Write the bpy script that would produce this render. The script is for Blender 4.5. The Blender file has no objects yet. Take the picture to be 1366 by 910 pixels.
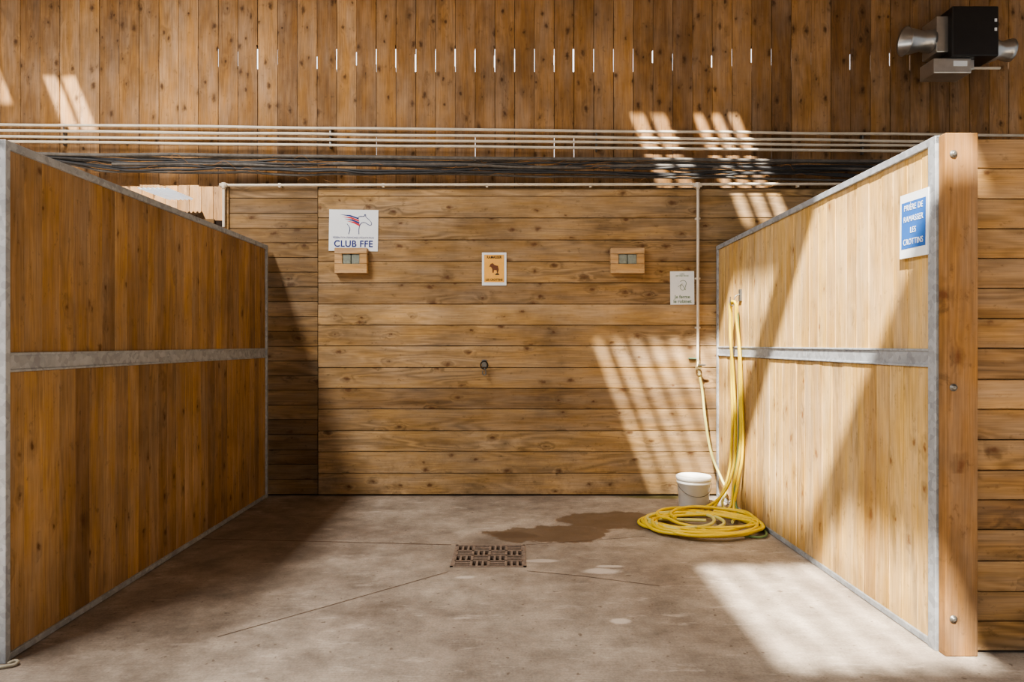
import bpy, math, random
from mathutils import Vector, Matrix
random.seed(7)
R=random.Random(11)
scene=bpy.context.scene
COL=scene.collection

# ---------------------------------------------------------------- node helpers
class NT:
    def __init__(s,name):
        s.m=bpy.data.materials.new(name); s.m.use_nodes=True
        s.t=s.m.node_tree; s.n=s.t.nodes; s.l=s.t.links
        s.b=s.n.get('Principled BSDF')
    def new(s,t,**k):
        x=s.n.new(t)
        for a,v in k.items(): setattr(x,a,v)
        return x
    def put(s,inp,v):
        if isinstance(v,bpy.types.NodeSocket): s.l.new(v,inp)
        else: inp.default_value=v
    def math(s,op,a,b=0.0,c=0.0,clamp=False):
        x=s.new('ShaderNodeMath',operation=op,use_clamp=clamp)
        s.put(x.inputs[0],a); s.put(x.inputs[1],b); s.put(x.inputs[2],c)
        return x.outputs[0]
    def vm(s,op,a,b=(0,0,0)):
        x=s.new('ShaderNodeVectorMath',operation=op)
        s.put(x.inputs[0],a); s.put(x.inputs[1],b)
        return x.outputs['Value'] if op in('LENGTH','DOT_PRODUCT') else x.outputs['Vector']
    def comb(s,a,b,c):
        x=s.new('ShaderNodeCombineXYZ'); s.put(x.inputs[0],a); s.put(x.inputs[1],b); s.put(x.inputs[2],c); return x.outputs[0]
    def obj(s):
        return s.new('ShaderNodeTexCoord').outputs['Object']
    def noise(s,vec,scale,detail=2.0,rough=0.5,dist=0.0):
        x=s.new('ShaderNodeTexNoise'); s.put(x.inputs['Vector'],vec)
        x.inputs['Scale'].default_value=scale; x.inputs['Detail'].default_value=detail
        x.inputs['Roughness'].default_value=rough; x.inputs['Distortion'].default_value=dist
        return x.outputs['Fac']
    def mr(s,v,a,b,c=0.0,d=1.0,smooth=False):
        x=s.new('ShaderNodeMapRange'); 
        if smooth: x.interpolation_type='SMOOTHSTEP'
        s.put(x.inputs[0],v); s.put(x.inputs[1],a); s.put(x.inputs[2],b); s.put(x.inputs[3],c); s.put(x.inputs[4],d)
        return x.outputs[0]
    def mix(s,f,a,b,mode='MIX'):
        x=s.new('ShaderNodeMix',data_type='RGBA',blend_type=mode)
        s.put(x.inputs[0],f)
        s.put(x.inputs[6],a if isinstance(a,bpy.types.NodeSocket) else (*a[:3],1))
        s.put(x.inputs[7],b if isinstance(b,bpy.types.NodeSocket) else (*b[:3],1))
        return x.outputs[2]
    def bump(s,h,strength=0.2,dist=0.01):
        x=s.new('ShaderNodeBump'); x.inputs['Strength'].default_value=strength
        x.inputs['Distance'].default_value=dist; s.put(x.inputs['Height'],h)
        s.l.new(x.outputs[0],s.b.inputs['Normal'])

def lin(r,g,b):
    f=lambda c:(c/255/12.92) if c/255<=0.04045 else ((c/255+0.055)/1.055)**2.4
    return (f(r),f(g),f(b))

def wood(name,axis,cdark,clight,cknot,knot=0.5,rough=0.75,ring=0.35,stain=0.3,ks=1.0,streak=0.0,low=0.0):
    N=NT(name); o=N.obj()
    sp=N.new('ShaderNodeSeparateXYZ'); N.put(sp.inputs[0],o)
    X,Y,Z=sp.outputs
    p=N.comb(X,Z,Y) if axis=='X' else N.comb(Z,X,Y)
    isl=N.new('ShaderNodeNewGeometry').outputs['Random Per Island']
    off=N.vm('MULTIPLY',N.comb(isl,isl,isl),(61.0,137.0,17.0))
    q=N.vm('ADD',p,off)
    n1=N.noise(N.vm('MULTIPLY',q,(0.7,6.0,1.0)),1.0,2.0,0.5,0.3)
    v=N.new('ShaderNodeTexVoronoi',voronoi_dimensions='2D'); v.inputs['Scale'].default_value=1.0
    N.put(v.inputs['Vector'],N.vm('MULTIPLY',q,(4.0,7.0,1.0)))
    wob=N.noise(q,34.0,3.0)
    dk=N.math('ADD',v.outputs['Distance'],N.math('MULTIPLY',N.math('SUBTRACT',wob,0.5),0.24))
    cs=N.new('ShaderNodeSeparateColor'); N.put(cs.inputs[0],v.outputs['Color'])
    gate=N.math('LESS_THAN',cs.outputs[0],knot)
    size=N.mr(cs.outputs[1],0,1,0.07*ks,0.21*ks)
    kn=N.math('MULTIPLY',N.mr(dk,0.0,size,1,0,True),gate)
    halo=N.math('MULTIPLY',N.mr(dk,0.03,0.40,1,0,True),gate)
    phase=N.math('ADD',N.math('MULTIPLY',n1,62.0),N.math('MULTIPLY',halo,7.0))
    rg=N.mr(N.math('SINE',phase),-1,1,0,1)
    rgm=N.mr(N.noise(N.vm('MULTIPLY',q,(0.6,4.0,1.0)),1.0,2.0),0.35,0.65)
    rg=N.math('MULTIPLY',rg,rgm)
    fine=N.noise(N.vm('MULTIPLY',q,(4.0,150.0,60.0)),1.0,3.0,0.6)
    big=N.noise(o,1.3,5.0,0.65)
    med=N.noise(N.vm('MULTIPLY',q,(2.0,12.0,2.0)),1.0,3.0,0.6)
    f=N.math('ADD',N.math('MULTIPLY',isl,0.65),N.math('MULTIPLY',N.mr(med,0.3,0.7),0.35))
    col=N.mix(f,cdark,clight)
    g=N.math('SUBTRACT',1.0,N.math('MULTIPLY',rg,ring))
    g=N.math('MULTIPLY',g,N.mr(fine,0.25,0.75,0.72,1.18))
    g=N.math('MULTIPLY',g,N.mr(big,0.3,0.7,1.0-stain,1.05))
    g=N.math('MULTIPLY',g,N.math('SUBTRACT',1.0,N.math('MULTIPLY',halo,0.20)))
    # small dirt flecks
    fl_=N.noise(N.vm('MULTIPLY',q,(14.0,22.0,4.0)),1.0,4.0,0.7)
    g=N.math('MULTIPLY',g,N.mr(fl_,0.58,0.72,1.0,0.68,True))
    if low:  # splash dirt rising from the floor
        ld=N.math('MULTIPLY',N.mr(Z,0.0,1.3,1.0,0.0),N.mr(N.noise(o,2.6,5.0,0.7),0.42,0.62,0,1,True))
        g=N.math('MULTIPLY',g,N.math('SUBTRACT',1.0,N.math('MULTIPLY',ld,low)))
    if streak:
        st=N.noise(N.vm('MULTIPLY',o,(9.0,1.0,1.3)),1.0,4.0,0.65)
        g=N.math('MULTIPLY',g,N.mr(st,0.54,0.70,1.0,1.0-streak,True))
    col=N.mix(1.0,col,N.comb(g,g,g),'MULTIPLY')
    grey=N.noise(N.vm('MULTIPLY',q,(1.0,5.0,2.0)),1.7,4.0,0.6)
    hs=N.new('ShaderNodeHueSaturation'); N.put(hs.inputs['Saturation'],N.mr(grey,0.35,0.7,1.0,0.74)); N.put(hs.inputs['Color'],col)
    hs.inputs['Hue'].default_value=0.508; hs.inputs['Value'].default_value=1.03
    col=N.mix(N.math('MULTIPLY',kn,0.8),hs.outputs[0],cknot)
    N.put(N.b.inputs['Base Color'],col)
    N.b.inputs['Roughness'].default_value=rough
    N.b.inputs['Specular IOR Level'].default_value=0.25
    N.bump(N.math('ADD',fine,N.math('MULTIPLY',rg,0.4)),0.25,0.002)
    return N.m

def plain(name,c,rough=0.6,metal=0.0,var=0.12,scale=14.0,bump=0.0,spec=0.5):
    N=NT(name); o=N.obj()
    n=N.noise(o,scale,4.0,0.6)
    col=N.mix(N.mr(n,0.3,0.7),tuple(x*(1-var) for x in c),tuple(min(1,x*(1+var)) for x in c))
    N.put(N.b.inputs['Base Color'],col)
    N.b.inputs['Roughness'].default_value=rough; N.b.inputs['Metallic'].default_value=metal
    N.b.inputs['Specular IOR Level'].default_value=spec
    if bump: N.bump(n,bump,0.004)
    return N.m

def galv():
    N=NT('galvanized_steel'); o=N.obj()
    v=N.new('ShaderNodeTexVoronoi'); v.inputs['Scale'].default_value=38; N.put(v.inputs['Vector'],o)
    cs=N.new('ShaderNodeSeparateColor'); N.put(cs.inputs[0],v.outputs['Color'])
    n=N.noise(o,7,4,0.6)
    f=N.math('ADD',N.math('MULTIPLY',cs.outputs[0],0.4),N.math('MULTIPLY',n,0.6))
    N.put(N.b.inputs['Base Color'],N.mix(f,lin(120,124,130),lin(188,194,202)))
    N.b.inputs['Metallic'].default_value=0.3; 
    N.put(N.b.inputs['Roughness'],N.mr(cs.outputs[1],0,1,0.45,0.65))
    return N.m

def concrete():
    N=NT('brushed_concrete'); o=N.obj()
    n1=N.noise(o,0.9,6,0.65); n2=N.noise(o,4,7,0.72); n3=N.noise(o,90,3,0.6)
    br=N.noise(N.vm('MULTIPLY',o,(6.0,150.0,1.0)),1.0,2.0)
    col=N.mix(N.mr(n1,0.35,0.65),lin(136,123,111),lin(182,170,156))
    g=N.math('MULTIPLY',N.mr(n2,0.3,0.7,0.58,1.18),N.mr(n3,0.3,0.7,0.82,1.12))
    g=N.math('MULTIPLY',g,N.mr(br,0.3,0.7,0.90,1.06))
    col=N.mix(1.0,col,N.comb(g,g,g),'MULTIPLY')
    sp=N.noise(o,26,2,0.5)
    col=N.mix(N.math('MULTIPLY',N.mr(sp,0.67,0.73,0,1),0.6),col,lin(80,64,52))
    # pale scuffs
    sc=N.noise(N.vm('MULTIPLY',o,(3.0,9.0,1.0)),1.0,6,0.75)
    col=N.mix(N.math('MULTIPLY',N.mr(sc,0.57,0.69,0,1),0.5),col,lin(210,197,184))
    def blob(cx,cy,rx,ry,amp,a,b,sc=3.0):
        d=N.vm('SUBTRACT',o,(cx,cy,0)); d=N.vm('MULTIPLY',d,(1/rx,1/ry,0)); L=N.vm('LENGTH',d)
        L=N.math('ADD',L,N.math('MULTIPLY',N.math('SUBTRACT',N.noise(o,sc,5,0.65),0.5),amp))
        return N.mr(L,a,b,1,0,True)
    st=N.math('MAXIMUM',blob(0.28,5.05,0.50,0.26,1.8,0.84,0.96),blob(0.92,5.42,0.52,0.30,1.8,0.84,1.0))
    col=N.mix(N.math('MULTIPLY',st,0.8),col,lin(94,73,50))
    st2=blob(0.02,5.0,0.2,0.10,1.3,0.7,1.05,5.0)
    col=N.mix(N.math('MULTIPLY',st2,0.6),col,lin(84,66,50))
    for a in ((0.19,4.41,0.14,0.035),(0.56,4.21,0.13,0.06),(0.62,4.30,0.10,0.03),(-0.28,4.10,0.07,0.03),(0.55,3.45,0.06,0.04)):
        col=N.mix(N.math('MULTIPLY',blob(*a,1.2,0.6,1.1,7.0),0.6),col,lin(220,210,200))
    col=N.mix(N.math('MULTIPLY',blob(1.40,6.27,0.42,0.12,1.0,0.5,1.1,6.0),0.75),col,lin(98,100,34))
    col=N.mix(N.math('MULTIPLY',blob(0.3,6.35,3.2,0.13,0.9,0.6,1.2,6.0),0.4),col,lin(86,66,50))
    col=N.mix(N.math('MULTIPLY',blob(-1.75,4.7,0.95,1.8,2.2,0.3,1.5,2.0),0.45),col,lin(92,76,62))  # shade beside the left partition, painted into the floor colour
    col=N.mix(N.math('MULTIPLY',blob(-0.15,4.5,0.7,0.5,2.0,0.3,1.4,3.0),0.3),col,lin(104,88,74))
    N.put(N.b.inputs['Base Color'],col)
    N.put(N.b.inputs['Roughness'],N.math('SUBTRACT',0.85,N.math('MULTIPLY',st,0.25)))
    N.bump(N.math('ADD',N.math('MULTIPLY',n3,0.5),br),0.35,0.002)
    return N.m

W_UP  =wood('upper_cladding_wood','Z',lin(124,86,52),lin(186,136,86),lin(60,38,22),0.66,ring=0.2,stain=0.38,ks=1.0)
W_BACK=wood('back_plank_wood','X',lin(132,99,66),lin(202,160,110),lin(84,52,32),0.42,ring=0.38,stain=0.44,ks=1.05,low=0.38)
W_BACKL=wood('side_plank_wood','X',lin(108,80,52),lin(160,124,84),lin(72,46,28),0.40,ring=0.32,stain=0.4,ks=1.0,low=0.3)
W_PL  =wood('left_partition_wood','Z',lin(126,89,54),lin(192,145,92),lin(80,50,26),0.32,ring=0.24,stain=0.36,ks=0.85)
W_PR  =wood('right_partition_wood','Z',lin(178,132,76),lin(224,180,112),lin(118,74,38),0.32,ring=0.24,stain=0.28,ks=0.85,streak=0.38)  # sunlit golden tone put into the base colour, paler than the left boards
W_POST=wood('post_wood','Z',lin(150,104,62),lin(174,126,78),lin(98,58,32),0.3,ring=0.3,stain=0.42)
W_FR  =wood('front_plank_wood','X',lin(128,92,58),lin(182,138,90),lin(82,50,28),0.38,ring=0.40,stain=0.3)
W_BOX =wood('lamp_box_wood','X',lin(170,126,80),lin(196,152,104),lin(110,66,30),0.3,ring=0.3,stain=0.1)
DARK=plain('dark_backing',lin(40,26,16),0.9)
GALV=galv()
CONC=concrete()
PVC=plain('beige_conduit_plastic',lin(206,196,180),0.45,var=0.14,scale=6)
BLACK=plain('black_cable_rubber',lin(50,50,52),0.55,var=0.3,scale=20)
GREYC=plain('dusty_cable_rubber',lin(92,88,84),0.7,var=0.3,scale=20)
STRAW=plain('dry_straw',lin(150,110,68),0.9)
WHITEP=plain('white_paper',lin(222,228,234),0.7,var=0.03,scale=5)
WHITEB=plain('white_bucket_plastic',lin(238,238,236),0.35,var=0.04,scale=8)
BLUE=plain('blue_print',lin(46,100,176),0.6,var=0.05)
NAVY=plain('navy_print',lin(26,44,116),0.6,var=0.05)
RED=plain('red_print',lin(200,40,48),0.6,var=0.05)
ORANGE=plain('orange_print',lin(228,172,84),0.6,var=0.08)
INK=plain('black_print',lin(44,34,28),0.6)
BROWNI=plain('brown_print',lin(104,60,34),0.6)
GREENI=plain('green_print',lin(96,130,110),0.6)
YEL=plain('yellow_hose_rubber',lin(222,194,48),0.45,var=0.10,scale=9)
YEL2=plain('faded_hose_rubber',lin(206,200,124),0.5,var=0.12,scale=9)
GREENH=plain('green_hose_stripe',lin(104,128,84),0.5,var=0.12,scale=9)
STEEL=plain('polished_steel',lin(186,186,184),0.3,metal=0.85,var=0.08)
DSTEEL=plain('dull_steel',lin(120,118,114),0.45,metal=0.7,var=0.15)
BRASS=plain('worn_brass',lin(180,168,130),0.4,metal=0.6,var=0.15)
BLKM=plain('black_enamel',lin(28,26,26),0.4,var=0.2)
RUST=plain('dusty_cast_iron',lin(126,110,98),0.85,var=0.3,scale=40,bump=0.4)
PIT=plain('drain_pit',lin(14,11,9),0.95)
GLASS=plain('lamp_glass',lin(126,132,122),0.25,var=0.2,scale=40)
JOINT=plain('dark_joint',lin(92,74,60),0.95,var=0.3,scale=30)  # plain dark tone for the slab joint strips
ROPE=plain('dirty_rope_fibre',lin(160,152,134),0.9,var=0.2,scale=30)
ROOFM=plain('ceiling_board',lin(122,100,76),0.9)

# ---------------------------------------------------------------- mesh helpers
class MB:
    def __init__(s): s.v=[];s.f=[];s.mi=[];s.sm=[]
    def hexa(s,p,m=0):
        b=len(s.v); s.v+= [tuple(q) for q in p]
        for f in ((0,3,2,1),(4,5,6,7),(0,1,5,4),(1,2,6,5),(2,3,7,6),(3,0,4,7)):
            s.f.append(tuple(b+i for i in f)); s.mi.append(m); s.sm.append(False)
    def box(s,x0,x1,y0,y1,z0,z1,m=0):
        s.hexa([(x0,y0,z0),(x1,y0,z0),(x1,y1,z0),(x0,y1,z0),(x0,y0,z1),(x1,y0,z1),(x1,y1,z1),(x0,y1,z1)],m)
    def poly(s,pts,m=0):
        b=len(s.v); s.v+=[tuple(p) for p in pts]; s.f.append(tuple(range(b,b+len(pts)))); s.mi.append(m); s.sm.append(False)
    def lathe(s,prof,M=Matrix(),seg=32,m=0,cap0=True,cap1=True):
        b=len(s.v)
        for r,z in prof:
            for i in range(seg):
                a=2*math.pi*i/seg; s.v.append(tuple(M@Vector((r*math.cos(a),r*math.sin(a),z))))
        for j in range(len(prof)-1):
            for i in range(seg):
                k=(i+1)%seg
                s.f.append((b+j*seg+i,b+j*seg+k,b+(j+1)*seg+k,b+(j+1)*seg+i)); s.mi.append(m); s.sm.append(True)
        if cap0: s.f.append(tuple(b+i for i in reversed(range(seg)))); s.mi.append(m); s.sm.append(False)
        if cap1:
            e=b+(len(prof)-1)*seg; s.f.append(tuple(e+i for i in range(seg))); s.mi.append(m); s.sm.append(False)
    def obj(s,name,mats,loc=(0,0,0),bevel=0.0,parent=None,rotz=0.0,seg=1):
        me=bpy.data.meshes.new(name); me.from_pydata(s.v,[],s.f)
        for m in mats: me.materials.append(m)
        for p,i,sm in zip(me.polygons,s.mi,s.sm): p.material_index=i; p.use_smooth=sm
        me.update()
        o=bpy.data.objects.new(name,me); COL.objects.link(o); o.location=loc; o.rotation_euler=(0,0,rotz)
        if bevel:
            b=o.modifiers.new('bevel','BEVEL'); b.width=bevel; b.segments=seg; b.limit_method='ANGLE'
        if parent: o.parent=parent
        return o
AX=Matrix.Rotation(math.pi/2,4,'Y')   # lathe z -> +x
AY=Matrix.Rotation(-math.pi/2,4,'X')  # lathe z -> +y
T=Matrix.Translation

def curve(name,lines,rad,mats,parent=None,loc=(0,0,0),res=4,cyc=False,smooth=True):
    cu=bpy.data.curves.new(name,'CURVE'); cu.dimensions='3D'; cu.bevel_depth=rad; cu.bevel_resolution=res; cu.use_fill_caps=True
    for m in mats: cu.materials.append(m)
    for ln in lines:
        pts,mi=ln if isinstance(ln,tuple) and isinstance(ln[1],int) else (ln,0)
        sp=cu.splines.new('BEZIER' if smooth else 'POLY')
        if smooth:
            sp.bezier_points.add(len(pts)-1)
            for bp,p in zip(sp.bezier_points,pts):
                bp.co=p; bp.handle_left_type=bp.handle_right_type='AUTO'
            sp.resolution_u=8
        else:
            sp.points.add(len(pts)-1)
            for bp,p in zip(sp.points,pts): bp.co=(*p,1)
        sp.use_cyclic_u=cyc; sp.material_index=mi
    o=bpy.data.objects.new(name,cu); COL.objects.link(o); o.location=loc
    if parent: o.parent=parent
    return o

def text(name,body,size,mat,loc,rot,parent,align='CENTER',bold=0.0,sx=1.0,space=1.0):
    c=bpy.data.curves.new(name,'FONT'); c.body=body; c.size=size; c.align_x=align; c.align_y='CENTER'
    c.offset=bold; c.extrude=0.0004; c.space_character=space; c.materials.append(mat)
    o=bpy.data.objects.new(name,c); COL.objects.link(o); o.location=loc; o.rotation_euler=rot; o.scale=(sx,1,1); o.parent=parent
    return o

# ---------------------------------------------------------------- camera
CH=1.4; F=911.0
cam=bpy.data.cameras.new('camera'); cam.sensor_width=36; cam.lens=36*F/1366
cam.shift_y=4/1366; cam.shift_x=1/1366
co=bpy.data.objects.new('camera',cam); COL.objects.link(co); co.location=(0,0,CH); co.rotation_euler=(math.pi/2,0,0)
scene.camera=co
def PX(x,Y): return (x-682)*Y/F
def PZ(y,Y): return CH+(459-y)*Y/F

# ---------------------------------------------------------------- floor
dx0,dx1,dy0,dy1=-0.385,0.095,4.28,4.75
m=MB()
xs=[-9,dx0,dx1,9]; ys=[-6,dy0,dy1,9.5]
for i in range(3):
    for j in range(3):
        if i==1 and j==1: continue
        m.poly([(xs[i],ys[j],0),(xs[i+1],ys[j],0),(xs[i+1],ys[j+1],0),(xs[i],ys[j+1],0)])
m.obj('floor',[CONC])
# floor joints
m=MB()
def strip(a,b,w):
    a=Vector((*a,0.0012)); b=Vector((*b,0.0012)); d=(b-a).normalized(); n=Vector((-d.y,d.x,0))*w/2
    m.poly([a-n,b-n,b+n,a+n])
def fl(x,y):
    Y=1.4*F/(y-459); return (PX(x,Y),Y)
pts=[fl(270,719),fl(400,722),fl(602,727)]
strip(pts[0],pts[1],0.012); strip(pts[1],pts[2],0.012)
strip(fl(598,763),fl(440,808),0.007); strip(fl(440,808),fl(290,850),0.006)
strip(fl(703,762),fl(770,768),0.007); strip(fl(770,768),fl(880,782),0.006)
strip(fl(702,727),fl(860,716),0.006)
m.obj('trim_floor_joint',[JOINT])

# drain grate
m=MB()
w=dx1-dx0; 
m.box(dx0,dx1,dy0,dy0+0.018,-0.03,0.004);m.box(dx0,dx1,dy1-0.018,dy1,-0.03,0.004)
m.box(dx0,dx0+0.018,dy0,dy1,-0.03,0.004);m.box(dx1-0.018,dx1,dy0,dy1,-0.03,0.004)
nx=4; ny=4; cx=(w-0.036)/nx; cy=(dy1-dy0-0.036)/ny
for i in range(nx+1):
    x=dx0+0.018+i*cx; m.box(x-0.008,x+0.008,dy0+.01,dy1-.01,-0.03,0.003)
for j in range(ny+1):
    y=dy0+0.018+j*cy; m.box(dx0+.01,dx1-.01,y-0.008,y+0.008,-0.03,0.003)
for i in range(nx):
    for j in range(ny):
        x=dx0+0.018+i*cx; y=dy0+0.018+j*cy
        for k in range(1,3):
            if (i+j)%2: m.box(x+cx*k/3-0.007,x+cx*k/3+0.007,y,y+cy,-0.03,0.002)
            else: m.box(x,x+cx,y+cy*k/3-0.007,y+cy*k/3+0.007,-0.03,0.002)
m.box(dx0,dx1,dy0,dy1,-0.2,-0.16,1)
m.box(dx0-0.01,dx0,dy0,dy1,-0.2,-0.002,1);m.box(dx1,dx1+.01,dy0,dy1,-0.2,-0.002,1)
m.box(dx0,dx1,dy0-.01,dy0,-0.2,-0.002,1);m.box(dx0,dx1,dy1,dy1+.01,-0.2,-0.002,1)
m.obj('floor_drain_grate',[RUST,PIT])

# ---------------------------------------------------------------- back wall (horizontal planks)
WY=6.30
def hplanks(m,x0,x1,y0,y1,z0,z1,p,gap=0.003,joints=0,mi=0):
    z=z0
    while z<z1-0.02:
        h=p*R.uniform(0.97,1.03); zt=min(z+h,z1)
        cuts=[x0]+sorted(R.uniform(x0+.5,x1-.5) for _ in range(joints if R.random()<0.5 else 0))+[x1]
        for a,b_ in zip(cuts[:-1],cuts[1:]):
            dy=R.uniform(0,0.004)
            m.box(a+0.001,b_-0.001,y0+dy,y1,z+gap/2,zt-gap/2,mi)
        z=zt
m=MB()
hplanks(m,-1.78,5.2,WY-0.012,WY+0.025,0.012,2.83,0.197,0.005)
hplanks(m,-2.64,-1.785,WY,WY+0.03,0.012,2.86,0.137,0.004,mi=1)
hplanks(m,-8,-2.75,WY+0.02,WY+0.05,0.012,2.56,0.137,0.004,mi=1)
m.box(-8,5.2,WY+0.051,WY+0.06,0,2.55,2); m.box(-2.64,5.2,WY+0.031,WY+0.06,0.0,2.84,2)
m.box(-2.64,-2.60,WY-0.02,WY+0.09,2.45,2.88,1)
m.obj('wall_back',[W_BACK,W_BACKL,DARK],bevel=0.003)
# upper cladding, vertical boards (each seam opens a little where the backing stops)
UY=6.45
m=MB(); x=-8.0; k=0; p=0.1868
while x<7.5:
    g=R.choice([0.003,0.004,0.005,0.006]); g2=R.choice([0.0003,0.001,0.002,0.004,0.006,0.009])
    zb=2.90 if x<-2.7 else 2.70
    zb+=R.uniform(-.01,.01); dy=R.uniform(0,0.006)
    z1=3.96+R.uniform(-.02,.10); z2=4.22+R.uniform(-.10,.02)
    a=x+g/2; b=x+p-g/2; c=b-g2
    prof=[(a,zb),(b,zb),(b,z1),(c,z1+0.004),(c,z2-0.004),(b,z2),(b,5.2),(a,5.2)]
    n=len(m.v); K=len(prof)
    m.v+=[(X_,UY+dy,Z_) for X_,Z_ in prof]+[(X_,UY+0.022,Z_) for X_,Z_ in prof]
    m.f.append(tuple(range(n,n+K))); m.f.append(tuple(reversed(range(n+K,n+2*K)))); m.mi+=[0,0]; m.sm+=[False,False]
    for i in range(K):
        j=(i+1)%K; m.f.append((n+j,n+i,n+K+i,n+K+j)); m.mi.append(0); m.sm.append(False)
    x+=p
m.box(-8,7.5,UY+0.024,UY+0.03,4.20,5.2,1); m.box(-8,7.5,UY+0.024,UY+0.03,3.36,3.98,1)
m.box(-8,7.5,UY+0.024,UY+0.03,2.92,3.14,1); m.box(-2.7,7.5,UY+0.024,UY+0.03,2.6,2.93,1)
xx=-8.0
while xx<7.5:     # backing boards between the conduits, leaving a few seams open
    w_=R.uniform(0.3,1.0)
    m.box(xx,min(xx+w_,7.5),UY+0.024,UY+0.029,3.13,3.37,1); xx+=w_+R.choice([0.2,0.2,0.38])
# horizontal beams carrying the cladding
m.box(-2.7,7.5,WY+0.09,UY-0.002,2.74,2.86,2)
m.obj('wall_back_upper',[W_UP,DARK,W_BACKL])

# far wall beyond the opening + corrugated sheet
m=MB(); x=-9
while x<-3.2:
    m.box(x,x+0.145,8.6,8.63,0,3.9); x+=0.15
m.obj('wall_far',[W_UP])
m=MB(); n=40
N=NT('translucent_corrugated_sheet'); N.put(N.b.inputs['Base Color'],(0.85,0.9,0.95,1)); N.b.inputs['Emission Color'].default_value=(0.85,0.93,1,1); N.b.inputs['Emission Strength'].default_value=0.5  # emission imitates daylight shining through the sheet
SHEET=N.m
xa,xb=PX(208,8.0),PX(246,8.0)
za0=PZ(251,7.6); zb0=PZ(266,8.5)
for i in range(n):
    a=xa+(xb-xa)*i/n; b=xa+(xb-xa)*(i+1)/n
    za=0.012*math.sin(i*1.0); zb=0.012*math.sin((i+1)*1.0)
    m.poly([(a,7.6,za0+za),(b,7.6,za0+zb),(b-0.12,8.5,zb0+zb),(a-0.12,8.5,zb0+za)])
m.obj('corrugated_roof_sheet',[SHEET])

# ---------------------------------------------------------------- unseen ceiling, openings added and shaped to cast the sun patches
RZ=5.2; SX,SY=0.40,0.72
ops=[]
def opening(x0,x1,u0,u1,n=1,bar=0.05,bar2=None):
    w=(x1-x0)/n
    for i in range(n):
        bb=bar if bar2 is None else bar+(bar2-bar)*i/(n-1)
        a=x0+i*w; ops.append((a-SX*RZ,a+w-bb-SX*RZ,u0-SY*RZ,u1-SY*RZ))
opening(1.20,2.15,2.95,4.30,5,0.062)
opening(2.02,3.0,4.62,5.95,1,0.0)
opening(1.34,2.70,6.32,7.30,8,0.12,0.03)
opening(1.56,2.02,5.95,6.24,2,0.04)
opening(2.55,2.95,8.35,9.02,2,0.07)
opening(3.15,3.65,8.1,9.02,3,0.08)
opening(-3.5,-3.1,9.1,9.75,1,0.14)
opening(-2.85,-2.50,8.9,9.28,2,0.05)
X0,X1,Y0,Y1=-8.0,7.5,-1.5,6.5
xs=sorted(set([X0,X1]+[v for o_ in ops for v in o_[:2]])); ys=sorted(set([Y0,Y1]+[v for o_ in ops for v in o_[2:]]))
m=MB()
for i in range(len(xs)-1):
    for j in range(len(ys)-1):
        cx_=(xs[i]+xs[i+1])/2; cy_=(ys[j]+ys[j+1])/2
        if any(a<cx_<b and c<cy_<d for a,b,c,d in ops): continue
        m.poly([(xs[i],ys[j],RZ),(xs[i+1],ys[j],RZ),(xs[i+1],ys[j+1],RZ),(xs[i],ys[j+1],RZ)])
m.obj('ceiling',[ROOFM])

# ---------------------------------------------------------------- stall partitions
def partition(name,front,back,zf,zb,wood_m,side,pitch,rail,pw=0.045):
    """base line = interior face; depth d goes outward"""
    f=Vector((*front,0)); b=Vector((*back,0)); L=(b-f).length; ang=math.atan2(b.y-f.y,b.x-f.x)
    s=side
    H=lambda x: zf+(zb-zf)*x/L
    root=bpy.data.objects.new(name,None); COL.objects.link(root); root.location=f; root.rotation_euler=(0,0,ang)
    m=MB()
    def bx(x0,x1,d0,d1,z0,z1,z0b=None,z1b=None,mi=0):
        z0b=z0 if z0b is None else z0b; z1b=z1 if z1b is None else z1b
        ya,yb=sorted((s*d0,s*d1))
        m.hexa([(x0,ya,z0),(x1,ya,z0b),(x1,yb,z0b),(x0,yb,z0),(x0,ya,z1),(x1,ya,z1b),(x1,yb,z1b),(x0,yb,z1)],mi)
    z0,z1=rail
    for (lo,hi) in ((0.03,z0),(z1,None)):
        x=0.04+R.uniform(-.05,0)
        while x<L-0.03:
            w_=pitch*R.uniform(0.93,1.07); xa=max(x,0.035); xe=min(x+w_,L-0.025)
            if xe-xa>0.01:
                dd=R.uniform(0,0.003)
                bx(xa+.0009,xe-.0009,0.010+dd,0.046,lo-0.005,(hi if hi else H(xa)-0.02),None,(hi if hi else H(xe)-0.02))
            x+=w_
    m.obj('boards',[wood_m],bevel=0.0025,parent=root)
    m=MB()
    D=0.056
    bx(0,pw,-0.004,D,0.0,H(0)); bx(L-0.035,L,-0.002,D,0.0,H(L))          # posts
    bx(0.0,L,-0.003,D+.002,H(0)-0.038,H(0),H(L)-0.038,H(L))                 # top channel
    bx(0.02,L-0.01,0.0,D,0.004,0.034)                                        # bottom channel
    bx(0.02,L-0.01,0.0,D,z0,z0+0.012); bx(0.02,L-0.01,0.0,D,z1-0.012,z1)     # mid rail flanges
    bx(0.02,L-0.01,0.007,D-0.007,z0+0.01,z1-0.01)
    m.obj('steel_frame',[GALV],bevel=0.003,parent=root,seg=2)
    return root
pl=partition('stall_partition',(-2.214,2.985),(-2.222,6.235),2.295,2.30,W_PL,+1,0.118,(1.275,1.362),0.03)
pr=partition('stall_partition',(1.935,3.11),(1.885,6.275),2.35,2.30,W_PR,-1,0.118,(1.292,1.378),0.055)

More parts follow.
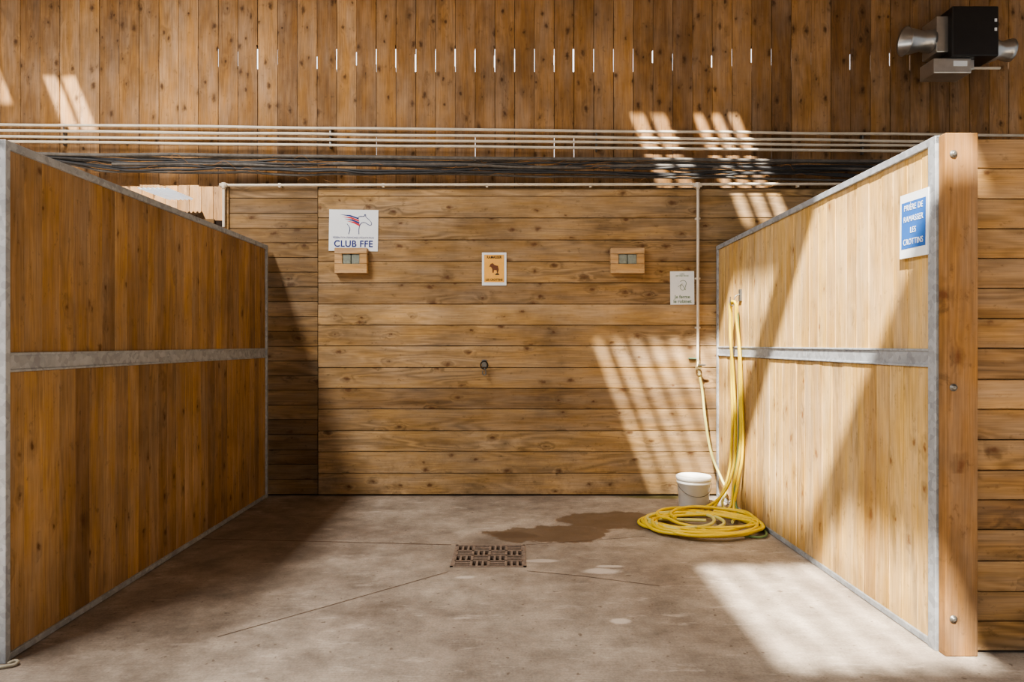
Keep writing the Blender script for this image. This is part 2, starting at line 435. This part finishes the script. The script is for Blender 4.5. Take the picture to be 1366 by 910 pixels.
# wooden post with bolts
m=MB(); m.box(1.943,2.090,3.055,3.108,0,2.347,0)
post=m.obj('wooden_post',[W_POST],bevel=0.006,seg=2)
m=MB()
for z in (2.25,1.205,0.17):
    m.lathe([(0.017,0),(0.017,-0.003),(0.010,-0.004),(0.010,-0.009),(0.006,-0.012)],T((1.977,3.054,z))@AY,20,0,False)
m.obj('bolts',[DSTEEL],parent=post)
m=MB(); hplanks(m,2.094,5.2,3.09,3.13,0.01,2.33,0.137,0.004); m.box(2.094,5.2,3.131,3.145,0,2.31,1)
m.obj('wall_right',[W_FR,DARK],bevel=0.003)

# ---------------------------------------------------------------- conduits and cables
CY=6.40
def run(y0,y1,Y,x0=-60,x1=1420,wig=0.004,n=14):
    P=[]
    for i in range(n):
        x=x0+(x1-x0)*i/(n-1); y=y0+(y1-y0)*(x/1366); P.append((PX(x,Y),Y,PZ(y,Y)+R.uniform(-wig,wig)))
    return P
L1=[run(166,181,CY),run(174,190,CY-0.02),run(182,196,CY),run(189,203,CY-0.02)]
root=bpy.data.objects.new('conduit_pipes',None); COL.objects.link(root)
curve('pipes',L1,0.0135,[PVC],parent=root)
m=MB()
for Xc in [-4.2+2.5*i for i in range(5)]:
    zz=PZ(174+15*((Xc*F/CY+682)/1366),CY)
    m.box(Xc-0.007,Xc+0.007,CY+0.008,UY-0.002,zz-0.13,zz+0.075)
m.obj('pipe_clamps',[DSTEEL],parent=root)
# black cable bundle: separate cables with gaps, sagging between ties
lines=[]
for k in range(7):
    y0=207+k*3.4+R.uniform(-.6,.6); Y=6.30-0.02*(k%3); ph=R.uniform(0,6); am=R.uniform(0.8,2.2)
    P=[]
    for i in range(30):
        x=58+(1190-58)*i/29+R.uniform(-8,8); y=y0+14*(x/1366)+R.uniform(-1.2,1.2)+am*math.sin(i*0.7+ph)
        if x<140: y=y0+ (140-x)/82*(-(k)*2.4)
        P.append((PX(x,Y),Y+R.uniform(-.01,.01),PZ(y,Y)))
    lines.append((P,0 if k%3 else 1))
root=bpy.data.objects.new('cable_bundle',None); COL.objects.link(root)
curve('cables',lines,0.0115,[BLACK,GREYC],parent=root)
ln=[(run(205,217,6.26,x0=-60,x1=1190,wig=0.006),0),(run(217,226,6.27,x0=150,x1=1160,wig=0.012),0)]
curve('sleeved_cable',ln,0.017,[GREYC],parent=root)
ties=[]
for i in range(60):
    x=R.uniform(100,1150); y=206+16*(x/1366)+R.uniform(-2,30); Y=6.235
    a=R.uniform(-0.5,0.5); l=R.uniform(8,28)
    ties.append(([(PX(x,Y),Y,PZ(y,Y)),(PX(x+l/2,Y),Y-0.015,PZ(y+R.uniform(-4,4),Y)),(PX(x+l,Y),Y,PZ(y+a*l*0.6,Y))],0))
curve('dry_twigs',ties,0.0015,[STRAW],parent=root,res=1)
# water pipe
WPY=6.255
xr=PX(931,WPY); xl=PX(298.5,WPY); zt=PZ(247,WPY)
root=bpy.data.objects.new('water_pipe',None); COL.objects.link(root)
curve('horizontal_run',[[(xl-0.0,WPY,zt),(PX(1130,WPY),WPY,zt+0.01)]],0.013,[PVC],parent=root,smooth=False)
curve('vertical_runs',[[(xl,WPY,zt),(xl,WPY,PZ(303,WPY))],[(xr,WPY,zt),(xr,WPY,PZ(482,WPY))]],0.013,[PVC],parent=root,smooth=False)
m=MB()
for (x_,z_) in ((xl,zt),(xr,zt)):
    m.lathe([(0.019,-0.035),(0.019,0.022)],T((x_,WPY,z_)),16); m.lathe([(0.019,-0.035),(0.019,0.035)],T((x_,WPY,z_))@AX,16)
for z_ in (2.55,2.0,1.55): 
    m.box(xr-0.022,xr+0.022,WPY-0.004,WY-0.013,z_-0.008,z_+0.008)
for i in range(6): m.box(xl+0.5+i*0.95,xl+0.52+i*0.95,WPY-0.004,WY-0.013,zt-0.018,zt+0.018)
m.obj('elbows_and_clips',[PVC],parent=root)
# tap
root=bpy.data.objects.new('water_tap',None); COL.objects.link(root)
tz=PZ(488,WPY)
m=MB()
m.lathe([(0.02,-0.04),(0.024,-0.03),(0.024,0.0),(0.016,0.01),(0.016,0.05)],T((xr,WPY,tz)),20)
m.lathe([(0.014,0),(0.014,0.05),(0.02,0.05),(0.02,0.065)],T((xr,WPY,tz-0.01))@Matrix.Rotation(math.pi/2,4,'X'),18)
m.lathe([(0.012,0),(0.012,0.05),(0.017,0.05),(0.017,0.08)],T((xr,WPY-0.03,tz-0.02))@Matrix.Rotation(math.radians(160),4,'X'),18)
m.obj('valve_body',[BRASS],parent=root)
m=MB(); m.box(xr-0.02,xr+0.05,WPY-0.078,WPY-0.066,tz+0.0,tz+0.016); m.obj('lever',[DSTEEL],bevel=0.003,parent=root)
m=MB(); m.box(xr-0.08,xr+0.0,WY-0.04,WY-0.013,tz+0.06,tz+0.072); m.obj('support_bracket',[GREENI],bevel=0.003,parent=root)

# ---------------------------------------------------------------- hose
root=bpy.data.objects.new('garden_hose',None); COL.objects.link(root)
def partX(Y): return 1.935-0.05*(Y-3.11)/3.165
def coil(cx,cy,loops,seed,a_rng,b_rng,jit=0.05):
    rr=random.Random(seed); P=[]; n=22
    a0=rr.uniform(0,6)
    ra=[rr.uniform(*a_rng) for _ in range(loops+1)]; rb=[rr.uniform(*b_rng) for _ in range(loops+1)]
    ox=[rr.uniform(-jit,jit) for _ in range(loops+1)]; oy=[rr.uniform(-jit,jit) for _ in range(loops+1)]
    for i in range(loops*n):
        t=i/n; k=int(t); f=t-k; L=lambda q:q[k]*(1-f)+q[min(k+1,loops)]*f
        a=a0+t*2*math.pi
        X=cx+L(ox)+L(ra)*math.cos(a)*(1+0.06*math.sin(3*a+k)); Yy=cy+L(oy)+L(rb)*math.sin(a)
        X=min(X,partX(Yy)-0.02-0.01*(k%2))
        P.append((X,Yy,0.014+0.009*t+0.008*math.sin(a*2+k)**2))
    return P
c1=coil(1.43,5.22,3,3,(0.38,0.47),(0.30,0.42),0.06); c2=coil(1.47,5.18,3,8,(0.34,0.48),(0.20,0.38),0.09); c2=[(x,y,z+0.018) for x,y,z in c2]
c3=coil(1.34,5.26,2,21,(0.18,0.34),(0.12,0.28),0.12); c3=[(x,y,z+0.018) for x,y,z in c3]
c4=coil(1.52,5.22,2,33,(0.26,0.42),(0.16,0.36),0.12); c4=[(x,y,z+0.030) for x,y,z in c4]
curve('hose_coil',[(c1,0),(c2,0),(c3,1),(c4,0)],0.0125,[YEL,YEL2],parent=root)
HY=5.66; HX=partX(HY)-0.02
def q(x,y,Y):
    X=PX(x,Y); X=min(X,partX(Y)-0.014); return (X,Y,PZ(y,Y))
tapend=(xr,WPY-0.065,tz-0.10)
h1=[tapend,q(936,515,6.18),q(941,560,6.12),q(950,608,6.05),q(963,640,5.95),q(968,652,5.9),(1.78,5.76,0.05),(1.80,5.5,0.03),(1.7,5.25,0.03)]
h2=[(1.5,5.45,0.05),(1.68,5.66,0.05),q(970,640,5.76),q(976,590,5.76),q(976,490,5.74),(HX-0.035,HY+.04,PZ(430,HY)),(HX-0.028,HY+.01,PZ(403,HY)),(HX-0.01,HY-.02,PZ(430,HY)),q(987,520,5.58),q(987,600,5.58),q(979,645,5.60),(1.76,5.55,0.05),(1.62,5.5,0.03)]
h3=[(1.55,5.60,0.03),q(965,658,5.72),q(978,625,5.70),q(981,590,5.68),q(979,510,5.70),(HX-0.05,HY+0.03,PZ(425,HY)),(HX-0.04,HY,PZ(402,HY)),(HX-0.02,HY-0.03,PZ(425,HY)),q(990,540,5.56),q(990,610,5.54),q(984,645,5.54),(1.80,5.50,0.04),(1.84,5.2,0.03)]
curve('hanging_hose',[(h1,1),(h2,0),(h3,0)],0.0115,[YEL,YEL2],parent=root)
curve('green_hose_strand',[[ (HX-0.008,HY-0.01,PZ(404,HY)),q(985,440,5.62),q(986,520,5.64),q(985,600,5.62),q(980,645,5.60),(1.82,5.45,0.03),(1.865,5.0,0.02),(1.80,4.90,0.015),(1.68,4.93,0.015)]],0.009,[GREENH],parent=root)
# hook
root=bpy.data.objects.new('hose_hook',None); COL.objects.link(root)
px_=partX(HY)
curve('hook',[[(px_+.005,HY,PZ(392,HY)),(px_-0.04,HY,PZ(396,HY)),(px_-0.065,HY,PZ(408,HY)),(px_-0.08,HY,PZ(396,HY))]],0.005,[DSTEEL],parent=root)
m=MB(); m.box(px_-0.004,px_+0.012,HY-.025,HY+0.025,PZ(402,HY),PZ(386,HY)); m.obj('hook_plate',[DSTEEL],parent=root,bevel=0.002)

# ---------------------------------------------------------------- bucket
root=bpy.data.objects.new('plastic_bucket',None); COL.objects.link(root); root.location=(1.565,5.86,0)
m=MB()
m.lathe([(0.118,0.002),(0.124,0.006),(0.137,0.21),(0.142,0.212),(0.142,0.225),(0.139,0.226),(0.140,0.243)],seg=48)
m.obj('pail',[WHITEB],parent=root)
m=MB()
m.lathe([(0.144,0.240),(0.148,0.242),(0.148,0.266),(0.144,0.272),(0.138,0.272),(0.134,0.266),(0.02,0.266)],seg=48,cap0=True)
m.obj('lid',[WHITEB],parent=root)
curve('wire_handle',[[(0.145*math.cos(a),-0.145*abs(math.sin(a))-0.004,0.218-0.10*abs(math.sin(a))) for a in [math.pi*i/14 for i in range(15)]]],0.0025,[DSTEEL],parent=root)

# small rope bit at the left post
curve('rope_piece',[[(-2.22,2.93,0.010),(-2.18,2.945,0.010),(-2.15,2.97,0.012),(-2.165,2.985,0.016),(-2.19,2.97,0.010)]],0.007,[ROPE])

# ---------------------------------------------------------------- signs on the back wall
SY_=WY-0.014
def sign(name,x0,y0,x1,y1,mat=WHITEP,extra=0.004,tilt=0.0):
    a,b=PX(x0,SY_),PX(x1,SY_); t,bo_=PZ(y0,SY_),PZ(y1,SY_)
    m=MB(); w=(b-a)/2; h=(t-bo_)/2
    m.box(-w,w,-extra,0,-h,h); o=m.obj(name,[mat],loc=((a+b)/2,SY_,(t+bo_)/2)); o.rotation_euler=(0,tilt,0)
    return o,w,h
RX=(math.pi/2,0,0)
def flat(name,pts,mat,parent,y=-0.0055):
    m=MB(); m.poly([(x,y,z) for x,z in pts]); return m.obj(name,[mat],parent=parent)
o,w,h=sign('club_sign',439,280,504.5,335,tilt=math.radians(0.8))
text('club_name','CLUB FFE',0.082,NAVY,(0.0,-0.0055,-0.126),RX,o,bold=0.0022,sx=0.98,space=1.08)
text('federation_name','FÉDÉRATION FRANÇAISE D\'ÉQUITATION',0.024,NAVY,(0,-0.0055,-0.068),RX,o,sx=0.85)
for k,(c) in enumerate((NAVY,RED,NAVY,RED)):
    z=0.145-0.020*k
    flat('swoosh_%d'%k,[(-0.13+0.022*k,z),(-0.03+0.01*k,z-0.004),(0.045+0.005*k,z-0.03),(0.05,z-0.045),(-0.03+0.01*k,z-0.019)],c,o)
curve('horse_head_outline',[[(0.03,-0.006,0.11),(0.06,-0.006,0.13),(0.095,-0.006,0.132),(0.105,-0.006,0.148),(0.112,-0.006,0.126),(0.14,-0.006,0.10),(0.165,-0.006,0.062),(0.155,-0.006,0.048),(0.13,-0.006,0.058),(0.095,-0.006,0.075),(0.065,-0.006,0.06),(0.05,-0.006,0.02),(0.05,-0.006,-0.035)],
      [(-0.06,-0.006,0.06),(-0.035,-0.006,0.02),(-0.045,-0.006,-0.035)]],0.0028,[NAVY],parent=o,res=1)
o,w,h=sign('orange_notice',643,337,675.5,381)
flat('orange_field',[(-w+.02,-h+.03),(w-.02,-h+.03),(w-.02,h-.02),(-w+.02,h-.02)],ORANGE,o)
text('notice_title','RAMASSER',0.034,INK,(0,-0.007,h-0.045),RX,o,bold=0.0008,sx=0.85)
text('notice_footer','LES CROTTINS',0.028,INK,(0,-0.007,-h+0.052),RX,o,bold=0.0006,sx=0.85)
flat('horse_silhouette',[(-0.035,0.045),(-0.015,0.055),(0.005,0.035),(0.035,0.03),(0.042,-0.008),(0.035,-0.035),(0.025,-0.035),(0.022,-0.012),(0.0,-0.01),(-0.005,-0.035),(-0.016,-0.035),(-0.018,0.0),(-0.03,0.02),(-0.045,0.02)],BROWNI,o,-0.007)
flat('droppings',[(0.005,-0.055),(0.02,-0.04),(0.035,-0.037),(0.05,-0.055)],INK,o,-0.0075)
o,w,h=sign('tap_notice',894,362,926,406.5,tilt=math.radians(-0.5))
text('notice_title','L\'EAU\nEST PRÉCIEUSE',0.018,GREENI,(0,-0.0055,h-0.035),RX,o)
text('notice_footer','Je ferme\nle robinet',0.042,GREENI,(0,-0.0055,-h+0.05),RX,o,bold=0.0008)
curve('drop_drawing',[[(-0.02,-0.006,0.06),(0.01,-0.006,0.07),(0.035,-0.006,0.05),(0.03,-0.006,0.02),(0.01,-0.006,-0.02),(-0.02,-0.006,0.0),(-0.01,-0.006,0.03)],[(0.0,-0.006,0.03),(0.03,-0.006,-0.02)],[(-0.04,-0.006,0.01),(0.0,-0.006,0.04)]],0.002,[GREENI],parent=o,res=1)
# blue sign on right partition
Ya,Yb=3.155,3.375; yc=(Ya+Yb)/2
m=MB(); hw=(Yb-Ya)/2; hh=0.155
m.box(-hw,hw,-0.003,0.006,-hh,hh)
ang=math.atan2(3.165,-0.05)
o=m.obj('blue_notice',[WHITEP],loc=(partX(yc)-0.007,yc,1.972)); o.rotation_euler=(0,math.radians(1.0),ang-math.pi)
flat('blue_field',[(-hw+.014,-hh+.045),(hw-.014,-hh+.045),(hw-.014,hh-.04),(-hw+.014,hh-.04)],BLUE,o,-0.004)
for i,tx in enumerate(('PRIÈRE DE','RAMASSER','LES','CROTTINS')):
    text('line_%d'%i,tx,0.040,WHITEP,(0,-0.005,0.085-0.055*i),RX,o,bold=0.0,sx=0.76,space=1.1)

# ---------------------------------------------------------------- wall lamps in wooden boxes
def lampbox(x0,y0,x1,y1):
    Y=WY-0.014; fy=Y-0.07
    a,b=PX(x0,fy),PX(x1,fy); t,bt=PZ(y0,fy),PZ(y1,fy)
    cx,cz=(a+b)/2,(t+bt)/2; w=(b-a)/2; h=(t-bt)/2
    root=bpy.data.objects.new('wooden_box_wall_lamp',None); COL.objects.link(root); root.location=(cx,Y,cz)
    m=MB()
    m.box(-w,w,-0.07,0,h-0.055,h); m.box(-w,w,-0.07,0,-h,-h+0.085)
    m.box(-w,-w+0.07,-0.068,0,-h+0.086,h-0.056); m.box(w-0.07,w,-0.068,0,-h+0.086,h-0.056)
    m.obj('wooden_frame',[W_BOX],bevel=0.004,parent=root)
    m=MB(); m.box(-w+0.07,-0.003,-0.055,-0.02,-h+0.086,h-0.056); m.box(0.003,w-0.07,-0.055,-0.02,-h+0.086,h-0.056)
    m.obj('glass_panes',[GLASS],bevel=0.006,parent=root,seg=2)
    m=MB(); m.box(-w+0.068,w-0.068,-0.02,-0.004,-h+0.084,h-0.054)
    m.obj('back_plate',[DSTEEL],parent=root)
lampbox(446,330.5,489.5,364.5); lampbox(815,330.5,860,364.5)

# tie ring
root=bpy.data.objects.new('tie_ring',None); COL.objects.link(root); root.location=(PX(646,6.27),WY-0.02,PZ(487,6.27))
m=MB(); m.box(-0.022,0.022,-0.004,0.006,-0.02,0.05); m.lathe([(0.009,0),(0.009,-0.02),(0.005,-0.024)],T((0,-0.004,0.035))@AY,12); m.obj('plate',[DSTEEL],parent=root,bevel=0.002)
curve('ring',[[(0.032*math.cos(a),-0.03-0.006*math.sin(a),0.0+0.036*math.sin(a)) for a in [2*math.pi*i/12 for i in range(12)]]],0.006,[BLKM],parent=root,cyc=True)
curve('snap_hook',[[(0,-0.035,-0.025),(0.012,-0.035,-0.05),(0.008,-0.035,-0.09),(-0.01,-0.035,-0.085),(-0.012,-0.035,-0.05)]],0.006,[DSTEEL],parent=root)

# ---------------------------------------------------------------- air heater top right
HYY=6.05
root=bpy.data.objects.new('wall_mounted_air_heater',None); COL.objects.link(root); root.location=(PX(1292,HYY),HYY,PZ(50,HYY))
sc=F/HYY
d=lambda px:px/sc
m=MB(); m.box(d(-31),d(30),-0.10,0.22,d(-31),d(35)); m.obj('black_housing',[BLKM],bevel=0.012,parent=root,seg=3)
m=MB()
m.lathe([(d(15),0),(d(14.5),d(6)),(d(13),d(14)),(d(15.5),d(24)),(d(17.5),d(34)),(d(19),d(36)),(d(17),d(35)),(d(12),d(20))],T((d(-47-34),0.05,d(-2)))@AX@Matrix.Scale(-1,4,(0,0,1))@T((0,0,-d(36))),40,cap0=True,cap1=True)
m.lathe([(d(17),d(0)),(d(15),d(8)),(d(11),d(18)),(d(14),d(27)),(d(15),d(32)),(d(10),d(33))],T((d(29),0.05,d(-14)))@AX,40)
m.obj('duct_horns',[STEEL],parent=root)
m=MB()
m.box(d(-46),d(-30),-0.04,0.18,d(-22),d(26)); m.box(d(-52),d(-2),-0.06,0.15,d(-51),d(-31))
m.box(d(-2),d(6),-0.02,0.1,d(-44),d(-30))
m.obj('steel_casing',[STEEL],bevel=0.008,parent=root,seg=2)
m=MB(); m.box(d(-26),d(-8),-0.064,-0.06,d(-42),d(-35)); m.box(d(24),d(27),-0.104,-0.099,d(2),d(6)); m.box(d(24),d(27),-0.104,-0.099,d(14),d(18)); m.obj('rating_label',[WHITEP],parent=root)
curve('gas_rod',[[(d(4),0.0,d(-41)),(d(42),0.0,d(-41))]],0.012,[PVC],parent=root,smooth=False)
m=MB(); m.box(d(-20),d(-12),0.2,UY-HYY,d(-10),d(10)); m.box(d(12),d(20),0.2,UY-HYY,d(-10),d(10)); m.obj('wall_brackets',[DSTEEL],parent=root)

# ---------------------------------------------------------------- lights
s=bpy.data.lights.new('sun','SUN'); s.energy=21.0; s.angle=math.radians(1.4); s.color=(1.0,0.92,0.79)
so=bpy.data.objects.new('sun',s); COL.objects.link(so)
so.rotation_euler=Vector((SX,SY,-1)).to_track_quat('-Z','Y').to_euler()
def area(name,loc,sx,sy,power,col=(1,0.96,0.90)):
    a=bpy.data.lights.new(name,'AREA'); a.shape='RECTANGLE'; a.size=sx; a.size_y=sy; a.energy=power; a.color=col
    o=bpy.data.objects.new(name,a); COL.objects.link(o); o.location=loc; return o
area('skylight_strip',(-3.3,2.6,5.1),0.40,4.0,350)
w=bpy.data.worlds.new('sky'); scene.world=w; w.use_nodes=True
nt=w.node_tree; bg=nt.nodes['Background']; bg.inputs[0].default_value=(0.96,0.98,1.0,1)
tc=nt.nodes.new('ShaderNodeTexCoord'); sx_=nt.nodes.new('ShaderNodeSeparateXYZ'); mp=nt.nodes.new('ShaderNodeMapRange')
nt.links.new(tc.outputs['Generated'],sx_.inputs[0]); nt.links.new(sx_.outputs[1],mp.inputs[0])
mp.inputs[1].default_value=0.3; mp.inputs[2].default_value=0.6; mp.inputs[3].default_value=0.46; mp.inputs[4].default_value=2.6
nt.links.new(mp.outputs[0],bg.inputs[1])
scene.view_settings.view_transform='AgX'
try: scene.view_settings.look='AgX - Medium High Contrast'
except Exception as e: print(e)
scene.view_settings.exposure=0.3
